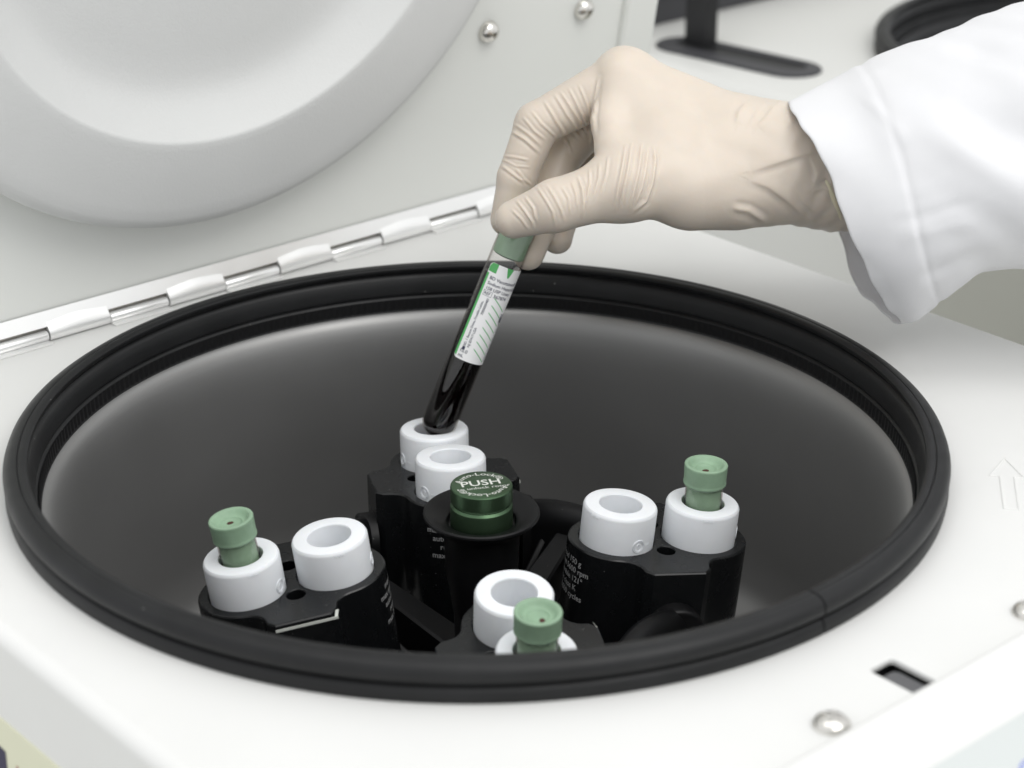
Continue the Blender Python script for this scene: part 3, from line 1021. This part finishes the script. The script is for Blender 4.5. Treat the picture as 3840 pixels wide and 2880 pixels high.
SLEEVE = [
    [(129.1, 60.4, -4.0), (130.3, 51.7, -27.0), (135.5, 38.3, -41.0), (144.6, 18.6, -45.0), (151.7, -3.5, -46.0), (162.5, -23.6, -38.0), (174.3, -37.8, -22.0), (183.2, -43.5, -4.0), (181.5, -41.4, 14.0), (175.4, -33.0, 30.0), (169.0, -22.7, 42.0), (163.4, 0.4, 54.0), (158.8, 25.4, 62.0), (152.0, 47.4, 60.0), (141.8, 58.6, 40.0)],
    [(152.3, 73.7, 12.0), (153.5, 60.0, -18.0), (157.0, 41.2, -40.0), (162.2, 18.9, -52.0), (168.1, -2.0, -54.0), (175.8, -22.4, -46.0), (184.9, -36.3, -26.0), (191.3, -41.6, -4.0), (191.8, -38.0, 18.0), (192.0, -29.2, 40.0), (188.8, -17.0, 54.0), (182.8, 4.7, 66.0), (178.2, 31.1, 72.0), (172.3, 56.3, 66.0), (163.0, 69.2, 44.0)],
    [(172.3, 84.3, 12.0), (172.9, 68.0, -22.0), (175.8, 46.7, -46.0), (180.2, 22.5, -58.0), (184.5, -0.4, -60.0), (190.7, -18.4, -50.0), (198.4, -28.9, -28.0), (205.5, -30.9, 0.0), (208.5, -26.4, 26.0), (209.1, -17.4, 48.0), (208.2, -2.5, 64.0), (204.7, 17.3, 76.0), (199.5, 41.3, 80.0), (193.0, 65.0, 70.0), (183.5, 79.1, 46.0)],
    [(211.2, 99.0, 12.0), (210.2, 78.9, -28.0), (210.7, 55.0, -54.0), (212.6, 31.6, -68.0), (215.2, 11.0, -70.0), (218.4, -6.3, -56.0), (221.4, -16.2, -30.0), (225.5, -19.2, 2.0), (231.3, -13.7, 32.0), (236.1, -2.9, 58.0), (239.0, 14.9, 76.0), (239.3, 37.4, 88.0), (236.9, 61.3, 88.0), (231.5, 83.2, 74.0), (222.1, 94.0, 46.0)],
    [(251.3, 114.5, 12.0), (246.0, 90.6, -34.0), (244.9, 65.2, -62.0), (244.6, 38.6, -78.0), (246.1, 16.1, -80.0), (250.0, -4.7, -62.0), (254.9, -15.3, -32.0), (261.3, -18.0, 4.0), (269.1, -12.2, 38.0), (277.1, 0.1, 68.0), (282.4, 20.6, 88.0), (283.8, 45.6, 98.0), (282.1, 71.9, 96.0), (275.1, 95.9, 80.0), (264.3, 108.5, 50.0)],
    [(322.4, 142.9, 12.0), (314.0, 112.7, -40.0), (309.4, 80.0, -72.0), (307.2, 49.0, -90.0), (307.5, 20.9, -92.0), (313.4, -1.5, -72.0), (320.9, -15.7, -38.0), (331.4, -19.7, 6.0), (343.7, -13.0, 46.0), (355.0, 3.2, 80.0), (362.4, 29.0, 102.0), (364.5, 59.3, 112.0), (362.0, 90.5, 108.0), (352.5, 119.0, 90.0), (339.0, 136.1, 56.0)],
]
WRINKLES = [
    ([(40.0, 72.2), (38.3, 62.1), (37.2, 51.3), (37.6, 43.2)], 0.55, 0.9),
    ([(30.6, 68.9), (34.6, 59.4), (37.6, 50.6)], 0.35, 0.7),
    ([(25.8, 67.5), (31.2, 56.7), (36.6, 47.9)], 0.4, 0.7),
    ([(21.8, 66.2), (27.8, 56.7), (34.6, 47.9)], 0.35, 0.7),
    ([(19.1, 64.8), (25.1, 54.7), (32.6, 45.9)], 0.4, 0.8),
    ([(14.3, 61.4), (20.4, 51.3), (25.8, 44.5), (27.8, 39.1)], 0.45, 0.8),
    ([(8.3, 56.7), (13.0, 50.6), (20.4, 44.5)], 0.3, 0.7),
    ([(4.2, 54.0), (9.6, 47.3), (15.0, 43.2)], 0.3, 0.7),
    ([(-1.2, 47.9), (5.5, 43.2), (12.3, 37.1)], 0.5, 0.9),
    ([(0.1, 51.3), (6.9, 45.9), (13.0, 40.5)], 0.3, 0.7),
    ([(-6.0, 31.7), (-1.2, 27.7), (5.5, 22.9)], 0.4, 0.8),
    ([(-5.3, 36.5), (0.8, 35.1), (6.9, 33.7)], 0.25, 0.7),
    ([(-6.0, 35.1), (0.8, 31.0), (7.6, 30.4)], 0.2, 0.6),
    ([(0.8, 29.7), (4.8, 25.0), (8.2, 22.3)], 0.35, 0.7),
    ([(51.5, 37.8), (49.5, 27.0), (47.4, 16.8), (46.1, 7.4)], 0.45, 0.8),
    ([(54.2, 38.4), (52.2, 27.0), (50.1, 16.8), (48.4, 7.4)], 0.4, 0.7),
    ([(58.9, 38.4), (57.2, 26.9), (54.9, 16.8), (52.8, 7.4)], 0.5, 0.8),
    ([(64.3, 37.1), (64.7, 30.3), (63.0, 18.8), (60.3, 11.4), (54.8, 6.7)], 0.6, 0.9),
    ([(61.6, 35.7), (60.3, 26.9), (58.2, 16.8), (54.5, 8.0)], 0.35, 0.7),
    ([(43.4, 32.4), (42.0, 23.6), (39.3, 13.4)], 0.25, 0.7),
    ([(39.3, 29.0), (38.6, 21.6), (35.9, 11.4)], 0.25, 0.7),
    ([(34.6, 26.3), (34.6, 18.9), (32.5, 9.4)], 0.3, 0.7),
    ([(29.2, 22.9), (31.2, 16.8), (31.9, 10.1), (31.2, 4.0)], 0.5, 0.8),
    ([(26.5, 20.2), (28.5, 14.1), (29.2, 7.4)], 0.3, 0.7),
    ([(15.0, 18.9), (19.0, 12.1), (21.7, 6.7), (23.1, 2.0)], 0.35, 0.8),
    ([(10.2, 18.9), (14.3, 12.1), (17.7, 6.0), (19.0, -0.1)], 0.3, 0.7),
    ([(4.8, 14.1), (8.9, 8.1), (10.2, 2.0)], 0.35, 0.7),
    ([(0.8, 12.8), (4.8, 7.4), (8.5, 2.0), (9.6, -1.4)], 0.4, 0.7),
    ([(-1.2, 8.1), (3.5, 3.3), (6.9, -1.4)], 0.25, 0.7),
    ([(21.7, 18.2), (25.1, 12.1), (25.8, 4.7)], 0.3, 0.7),
    ([(109.0, 59.1), (105.1, 54.2), (103.6, 48.4)], 0.9, 1.4),
    ([(114.8, 56.2), (111.9, 51.3), (109.0, 47.4)], 0.5, 1.1),
    ([(122.6, 58.1), (117.8, 51.3), (112.9, 46.4)], 1.1, 1.6),
    ([(128.5, 56.2), (127.5, 52.3), (129.5, 48.4)], 0.6, 1.2),
    ([(109.0, 25.9), (120.7, 29.8), (131.4, 33.2), (140.2, 35.7)], 1.0, 1.5),
    ([(109.0, 22.0), (117.7, 19.1), (127.5, 13.2), (137.3, 6.4)], 1.1, 1.6),
    ([(101.1, 9.3), (108.9, 8.3), (118.7, 3.3)], 0.5, 1.6),
    ([(137.3, 33.7), (140.7, 25.9), (139.2, 19.1)], 0.7, 1.3),
    ([(140.2, 22.0), (145.1, 23.9), (148.5, 21.0)], 0.7, 1.3),
    ([(138.2, 17.1), (144.1, 19.1), (150.0, 16.1)], 0.5, 1.1),
    ([(130.4, 19.1), (134.3, 13.2), (144.1, 6.4)], 0.5, 1.2),
]
WAMP = 1.4
# broad folds of the sleeve: polyline in the hand frame, height, width
SFOLDS = [
    ([(194, 56), (215, 43), (245, 26), (275, 14)], -6.0, 9.0),
    ([(180, 46), (205, 25), (232, 3), (255, -8)], 3.5, 8.0),
    ([(168, -1), (184, 3), (204, 9)], -1.1, 2.6),
    ([(172, -8), (188, -4), (206, 0)], 0.8, 3.0),
    ([(160, 62), (170, 48), (176, 34)], 0.8, 2.5),
    ([(184, -26), (202, -17), (222, -14)], -1.6, 4.0),
    ([(200, 84), (225, 78), (255, 80)], -3.0, 6.0),
]
BEAD = [(139.9, 42.4, -12.0), (141.6, 34.3, -17.0), (143.9, 26.1, -18.5), (147.2, 18.0, -18.0), (151.3, 9.8, -13.0), (155.3, 3.5, -4.0)]


G0 = np.array([15.55, 116.05, 60.17])
HX = np.array([1.0, 0.0, 0.0])
HY = np.array([0.0, 0.40606, 0.91385])
HZ = np.array([0.0, 0.91385, -0.40606])


def smin(a, b, k):
    h = np.clip(0.5 + 0.5 * (b - a) / k, 0, 1)
    return b + (a - b) * h - k * h * (1 - h)


def build_hand(step=0.9):
    jv = np.array([q[:3] for q in J.values()])
    jr = np.array([q[3] for q in J.values()])
    lo = (jv - jr[:, None]).min(0) - 3
    hi = (jv + jr[:, None]).max(0) + 3
    hi[0] = 188.0
    nx, ny, nz = [int(math.ceil((hi[i] - lo[i]) / step)) + 1 for i in range(3)]
    gx = (lo[0] + step * np.arange(nx)).astype(np.float32)[:, None, None]
    gy = (lo[1] + step * np.arange(ny)).astype(np.float32)[None, :, None]
    gz = (lo[2] + step * np.arange(nz)).astype(np.float32)[None, None, :]

    def cone(a, b):
        """round cone between two joints, only evaluated near it"""
        ax, ay, az, ra = J[a]
        bx, by, bz, rb = J[b]
        dx, dy, dz = bx - ax, by - ay, bz - az
        l2 = dx * dx + dy * dy + dz * dz
        t = ((gx - ax) * dx + (gy - ay) * dy + (gz - az) * dz) / l2
        t = np.clip(t, 0, 1)
        ex, ey, ez = gx - ax - t * dx, gy - ay - t * dy, gz - az - t * dz
        return np.sqrt(ex * ex + ey * ey + ez * ez) - (ra + (rb - ra) * t)

    palm = None
    for a, b, k in (('I0', 'I1', 0), ('M0', 'M1', 8), ('R0', 'R1', 8), ('L0', 'L1', 8), ('T0', 'T1', 14), ('P0', 'P1', 12), ('Q0', 'Q1', 12), ('W0', 'W1', 7), ('W1', 'W2', 7),
                    ('T1', 'P0', 10), ('I1', 'P0', 9), ('V0', 'V1', 12), ('V0', 'P1', 12), ('V1', 'R0', 12), ('V0', 'E0', 8), ('V1', 'E1', 8), ('E0', 'E1', 8), ('E0', 'E2', 6), ('E1', 'E3', 6)):
        d = cone(a, b)
        palm = d if palm is None else smin(palm, d, k)
    tot = palm
    for f in 'IMRL':
        prox, mid, dis = cone(f + '1', f + '2'), cone(f + '2', f + '3'), cone(f + '3', f + '4')
        tot = smin(tot, smin(palm, prox, 2.5 if f == 'I' else 5.0), 0.5)
        tot = smin(tot, smin(smin(prox, mid, 2.5), dis, 2.0), 0.6)
    prox, dis = cone('T1', 'T2'), cone('T2', 'T3')
    tot = smin(tot, smin(palm, prox, 9.0), 0.5)
    tot = smin(tot, smin(prox, dis, 3.0), 0.6)
    # surface nets
    V = tot
    ins = V < 0
    cnt = np.zeros((nx - 1, ny - 1, nz - 1), np.float32)
    acc = np.zeros((3, nx - 1, ny - 1, nz - 1), np.float32)
    sl = [slice(0, -1), slice(1, None)]
    for axis in range(3):
        for o1 in (0, 1):
            for o2 in (0, 1):
                oth = [i for i in range(3) if i != axis]
                s0, s1 = [None] * 3, [None] * 3
                s0[axis], s1[axis] = sl[0], sl[1]
                s0[oth[0]] = s1[oth[0]] = sl[o1]
                s0[oth[1]] = s1[oth[1]] = sl[o2]
                a, b = V[tuple(s0)], V[tuple(s1)]
                cr = (a < 0) != (b < 0)
                t = np.where(cr, a / np.where(cr, a - b, 1), 0)
                cnt += cr
                acc[axis] += np.where(cr, t, 0)
                acc[oth[0]] += np.where(cr, o1, 0)
                acc[oth[1]] += np.where(cr, o2, 0)
    act = cnt > 0
    idx = -np.ones(act.shape, np.int64)
    ii = np.argwhere(act)
    idx[act] = np.arange(len(ii))
    c = cnt[act]
    P = np.stack([lo[i] + step * (ii[:, i] + acc[i][act] / c) for i in range(3)], 1)
    quads = []
    for axis in range(3):
        oth = [i for i in range(3) if i != axis]
        s0, s1 = [slice(1, -1)] * 3, [slice(1, -1)] * 3
        s0[axis], s1[axis] = slice(0, -1), slice(1, None)
        a, b = ins[tuple(s0)], ins[tuple(s1)]
        e = np.argwhere(a != b)
        base = e.copy()
        base[:, oth[0]] += 1
        base[:, oth[1]] += 1
        flip = a[tuple(e.T)]
        def cell(d0, d1):
            q = base.copy()
            q[:, oth[0]] += d0
            q[:, oth[1]] += d1
            return idx[q[:, 0], q[:, 1], q[:, 2]]
        q4 = np.stack([cell(-1, -1), cell(0, -1), cell(0, 0), cell(-1, 0)], 1)
        if axis == 1:
            flip = ~flip
        q4[~flip] = q4[~flip][:, ::-1]
        quads.append(q4)
    Q = np.concatenate(quads)
    Q = Q[(Q >= 0).all(1)]
    return P, Q


def smooth_pts(P, Q, it, lam=0.5):
    E = np.concatenate([Q[:, [0, 1]], Q[:, [1, 2]], Q[:, [2, 3]], Q[:, [3, 0]]])
    n = len(P)
    deg = np.bincount(E.ravel(), minlength=n).astype(float)[:, None]
    for k in range(it):
        S = np.zeros_like(P)
        for a in range(3):
            S[:, a] = np.bincount(E[:, 0], P[E[:, 1], a], n) + np.bincount(E[:, 1], P[E[:, 0], a], n)
        P = P + lam * (S / np.maximum(deg, 1) - P) * (1.0 if k % 2 == 0 else -1.02)
    return P


def vnormals(P, Q):
    n = np.cross(P[Q[:, 2]] - P[Q[:, 0]], P[Q[:, 3]] - P[Q[:, 1]])
    N_ = np.zeros_like(P)
    for k in range(4):
        for a in range(3):
            N_[:, a] += np.bincount(Q[:, k], n[:, a], len(P))
    return N_ / np.maximum(np.linalg.norm(N_, axis=1, keepdims=True), 1e-9)


def subdivide(P, Q):
    E = np.concatenate([Q[:, [0, 1]], Q[:, [1, 2]], Q[:, [2, 3]], Q[:, [3, 0]]])
    Es = np.sort(E, 1)
    U_, inv = np.unique(Es[:, 0] * (len(P) + 1) + Es[:, 1], return_inverse=True)
    ea, eb = U_ // (len(P) + 1), U_ % (len(P) + 1)
    mid = 0.5 * (P[ea] + P[eb])
    ctr = P[Q].mean(1)
    n0, n1, m = len(P), len(mid), len(Q)
    e = n0 + inv.reshape(4, m)
    c = n0 + n1 + np.arange(m)
    Qn = np.concatenate([np.stack([Q[:, 0], e[0], c, e[3]], 1), np.stack([Q[:, 1], e[1], c, e[0]], 1),
                         np.stack([Q[:, 2], e[2], c, e[1]], 1), np.stack([Q[:, 3], e[3], c, e[2]], 1)])
    return np.concatenate([P, mid, ctr]), Qn


def seg_dist(px, py, pts):
    """distance to a polyline, position along it and side of it"""
    best = np.full(px.shape, 1e9)
    par = np.zeros(px.shape)
    side = np.ones(px.shape)
    L = 0.0
    tot = sum(math.hypot(b[0] - a[0], b[1] - a[1]) for a, b in zip(pts[:-1], pts[1:]))
    for a, b in zip(pts[:-1], pts[1:]):
        dx, dy = b[0] - a[0], b[1] - a[1]
        ln = math.hypot(dx, dy)
        t = np.clip(((px - a[0]) * dx + (py - a[1]) * dy) / (ln * ln), 0, 1)
        ex, ey = px - a[0] - t * dx, py - a[1] - t * dy
        d = np.hypot(ex, ey)
        m = d < best
        par = np.where(m, (L + t * ln) / tot, par)
        side = np.where(m, np.sign(dx * ey - dy * ex), side)
        best = np.minimum(best, d)
        L += ln
    return best, par, side


P, Q = build_hand()
P = smooth_pts(P, Q, 6)
P, Q = subdivide(P, Q)
P = smooth_pts(P, Q, 2)
NV = vnormals(P, Q)
# make sure normals point outwards
ctr_ = P.mean(0)
if (NV * (P - np.array([70, 40, 10]))).sum() < 0:
    Q = Q[:, ::-1]
    NV = -NV
facing = np.clip(-NV[:, 2] * 1.6 + 0.15, 0, 1)
disp = np.zeros(len(P))
for pts, amp, wid in WRINKLES:
    d, t, side = seg_dist(P[:, 0], P[:, 1], pts)
    env = np.clip(np.minimum(t, 1 - t) * 5 + 0.12, 0, 1)
    if pts[0][0] < 105:
        wid *= 0.8
        disp += env * facing * amp * WAMP * (np.exp(-(d / wid) ** 2) - 0.55 * np.exp(-((d - 2.0 * wid) / (1.1 * wid)) ** 2))
    else:
        # loose folds at the wrist: a crest that falls off sharply on one side and rolls out on the other
        env = np.sin(np.pi * np.clip(t, 0.02, 0.98)) ** 0.6
        f2 = np.clip(-NV[:, 2] * 1.6 + 0.5, 0, 1)
        disp += env * f2 * amp * 0.85 * np.where(side > 0, np.exp(-(d / (2.6 * wid)) ** 2), np.exp(-(d / (0.75 * wid)) ** 2) - 0.35 * np.exp(-((d - 1.9 * wid) / wid) ** 2))
# slack of the latex: low, broad unevenness
sl_ = np.sin(P[:, 0] * 0.21 + 1.3 * np.sin(P[:, 1] * 0.17)) * np.sin(P[:, 1] * 0.23 + P[:, 2] * 0.19 + 0.8)
disp += 0.22 * sl_ * np.clip((P[:, 0] - 10) / 30, 0.3, 1)
# looser folds towards the cuff
loose = np.clip((P[:, 0] - 118) / 25, 0, 1)
disp += loose * (0.28 * np.sin(P[:, 0] * 0.75 - P[:, 1] * 0.35 + 1.5 * np.sin(P[:, 2] * 0.12)) + 0.35 * np.sin(P[:, 0] * 0.33 + P[:, 1] * 0.31))
P = P + NV * disp[:, None]


def to_world(P):
    return P[:, [0]] * HX + P[:, [1]] * HY + P[:, [2]] * HZ


person = empty('person', tuple(G0))
tag(person, 'arm of a person in a white coat, cream latex glove pinching a blood tube', 'person')


def np_mesh(name, P, Q, material, parent, flip=False):
    me = bpy.data.meshes.new(name)
    Wp = to_world(P) * MM
    if flip:
        Q = Q[:, ::-1]
    me.vertices.add(len(Wp))
    me.vertices.foreach_set('co', Wp.astype(np.float32).ravel())
    me.loops.add(Q.size)
    me.loops.foreach_set('vertex_index', Q.astype(np.int32).ravel())
    me.polygons.add(len(Q))
    me.polygons.foreach_set('loop_start', (np.arange(len(Q)) * 4).astype(np.int32))
    me.polygons.foreach_set('use_smooth', np.ones(len(Q), bool))
    me.update(calc_edges=True)
    me.validate()
    me.materials.append(M[material])
    return link(name, me, parent)


# the hand frame is left-handed, so faces flip on the way to world space
hand = np_mesh('gloved_hand', P, Q, 'glove', person, flip=True)
hand['label'] = 'cream latex glove on a right hand, thumb and fingers pinching the tube top'


def glove_bead():
    c = catmull(BEAD, 8, False)
    w = to_world(c)
    MB().tube([tuple(v) for v in w], 1.15, 10).build('glove_bead', 'bead', person, smooth=60)


def catmull(pts, n, closed):
    pts = np.asarray(pts, float)
    m = len(pts)
    out = []
    segs = m if closed else m - 1
    for i in range(segs):
        p0 = pts[(i - 1) % m] if closed or i > 0 else 2 * pts[0] - pts[1]
        p1, p2 = pts[i], pts[(i + 1) % m]
        p3 = pts[(i + 2) % m] if closed or i + 2 < m else 2 * pts[-1] - pts[-2]
        for k in range(n):
            t = k / n
            out.append(0.5 * ((2 * p1) + (-p0 + p2) * t + (2 * p0 - 5 * p1 + 4 * p2 - p3) * t * t + (-p0 + 3 * p1 - 3 * p2 + p3) * t ** 3))
    if not closed:
        out.append(pts[-1])
    return np.array(out)


# the upper arm carries on out of the picture
SLEEVE.append([tuple(a[i] + (a[i] - b[i]) * 1.6 for i in range(3)) for a, b in zip(SLEEVE[-1], SLEEVE[-2])])
glove_bead()
rings = [catmull(s, 12, True) for s in SLEEVE]
nr = len(rings[0])
cols = [catmull([r_[i] for r_ in rings], 16, False) for i in range(nr)]
S = np.stack(cols, 1)                     # (along, around, 3)
na = S.shape[0]
# folds in the cloth
A_ = np.linspace(0, 1, na)[:, None] * np.ones((1, nr))
du = np.roll(S, -1, 1) - np.roll(S, 1, 1)
dv = np.gradient(S, axis=0)
SN = np.cross(du, dv)
SN /= np.maximum(np.linalg.norm(SN, axis=2, keepdims=True), 1e-9)
cen = S.mean(1, keepdims=True)
if (SN * (S - cen)).sum() < 0:
    SN = -SN
X_, Y_, Z_ = S[..., 0], S[..., 1], S[..., 2]
near = np.clip(-SN[..., 2] * 1.5 + 0.2, 0, 1)
fold = np.zeros((na, nr))
for pts, amp, wid in SFOLDS:
    d, t, _s = seg_dist(X_, Y_, pts)
    env = np.clip(np.minimum(t, 1 - t) * 4, 0, 1)
    fold += near * env * amp * np.exp(-(d / wid) ** 2)
fold += 0.5 * np.sin(X_ * 0.11 + Y_ * 0.07 + Z_ * 0.05) * np.clip(A_ * 6 - 1, 0, 1)
# stitched hem: a slightly thicker band, a shallow seam line behind it
hem = 1.0 / (1 + np.exp((A_ * (na - 1) - 27.0) / 0.6))
fold += 0.3 * hem - 0.7 * np.exp(-((A_ * (na - 1) - 28.5) / 1.3) ** 2)
ar_ = np.arange(nr)[None, :] * (2 * np.pi / nr)
fold += 0.28 * np.exp(-((A_ * (na - 1) - 30) / 7.0) ** 2) * np.sin(23 * ar_ + 2.0 * np.sin(5 * ar_)) * (0.6 + 0.4 * np.sin(9 * ar_))
fold += 0.35 * np.sin(0.23 * X_ + 0.31 * Y_ + 1.7 * np.sin(0.06 * Y_)) * np.clip(A_ * 5 - 1.5, 0, 1)
S = S + SN * fold[..., None]
ends = np.clip(1 - A_ * (na - 1) / 6.0, 0, 1)
S = S + (0.5 * np.sin(7 * ar_ + 1.0) + 0.35 * np.sin(17 * ar_))[..., None] * ends[..., None] * np.array([0.8, 0.4, 0.0])


def grid_quads(na, nr, off=0):
    i, j = np.meshgrid(np.arange(na - 1), np.arange(nr), indexing='ij')
    a = i * nr + j
    b = i * nr + (j + 1) % nr
    return (np.stack([a, b, b + nr, a + nr], -1).reshape(-1, 4) + off)


TH = 1.3
inner = S - SN * TH
lip = S - SN * TH * 0.5
dirn = (S[0] - S[1])
dirn /= np.linalg.norm(dirn, axis=1, keepdims=True)
edge = (S[0] + inner[0]) * 0.5 + dirn * 0.5
allp = np.concatenate([inner[::-1].reshape(-1, 3), edge, S.reshape(-1, 3)])
SQ = grid_quads(2 * na + 1, nr)
sleeve = np_mesh('coat_sleeve', allp, SQ, 'coat', person)
uv = sleeve.data.uv_layers.new(name='cloth')
li = np.zeros(len(sleeve.data.loops), np.int32)
sleeve.data.loops.foreach_get('vertex_index', li)
row, colm = li // nr, li % nr
uvs = np.stack([np.where(row > na, row - na, na - row) / na * 2.2, np.abs(colm / nr - 0.5) * 3.4], 1).astype(np.float32)
uv.data.foreach_set('uv', uvs.ravel())
bmx = bmesh.new()
bmx.from_mesh(sleeve.data)
bmesh.ops.recalc_face_normals(bmx, faces=bmx.faces)
bmx.to_mesh(sleeve.data)
bmx.free()
sleeve['label'] = 'white coat sleeve with stitched cuff hem'

# ------------------------------------------------------------------ neighbouring centrifuge, out of focus
NU, NVV = 790.0, 175.0
ca, sa = math.cos(MROT), math.sin(MROT)
nb = empty('neighbouring_centrifuge', (NU * ca - NVV * sa, NU * sa + NVV * ca, 0), (0, 0, MROT))
tag(nb, 'blurred white centrifuge behind the arm with black strut slot and black ring', 'centrifuge')


def stadium(cx, cy, hl, hw, rot, n=10):
    c, s = math.cos(rot), math.sin(rot)
    pts = [(hw * math.cos(R(a)), hl - hw + hw * math.sin(R(a))) for a in np.linspace(0, 180, n)] + [(hw * math.cos(R(a)), -hl + hw + hw * math.sin(R(a))) for a in np.linspace(180, 360, n)]
    return [(cx + x * c - y * s, cy + x * s + y * c) for x, y in pts]


SX, SY = -226.0, 200.0
MB().solid(rrect(-268, 240, -270, 330, 14), [circle(0, 0, 196, 96)], 0.0, rnd(16, 0, 7) + [(16, -378)], rnd(0.8, 0, 2) + [(0.8, -12)]).build('housing', 'nbdeck', nb, smooth=30)
MB().lathe(GP, 128).build('rubber_ring', 'rubber', nb, smooth=40)
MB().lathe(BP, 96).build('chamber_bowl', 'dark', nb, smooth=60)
sl = MB().solid(stadium(SX, SY, 68, 20.5, R(6)), [stadium(SX + 4, SY + 1, 57, 10.5, R(6))], 2.2, rnd(1.6, 2.2, 4) + [(1.6, 0.1)], [(0.6, 1.6), (0.8, 0.1)])
sl_o = sl.build('strut_slot', 'slotgrey', nb)
MB().solid(stadium(SX + 4, SY + 1, 58, 11.5, R(6)), [], 0.45, [(0, 0.1)]).build('slot_floor', 'dark', sl_o)
MB().box(SX + 1, SX + 13, SY + 33, SY + 54, 0.2, 330).build('strut', 'dark', nb)
sp_ = MB().box(-285.2, -284.2, -270, -30, -372, -20)  # thin sheet over the front of the side wall, darker than the housing
sp_.build('side_patch', 'bench', nb)
ld = MB().solid(rrect(-284, 250, 30, 500, 8), [], 26.0, rnd(6, 26, 5) + [(6, 0)], bottom=True)
ld.xf(lambda x, y, z: (x, 322 - z, y))
ld.build('lid', 'nbdeck', nb)
MB().box(-270, 240, 306, 318, 0.3, 27).build('hinge', 'slotgrey', nb)  # dark box standing in for the shaded gap under the lid
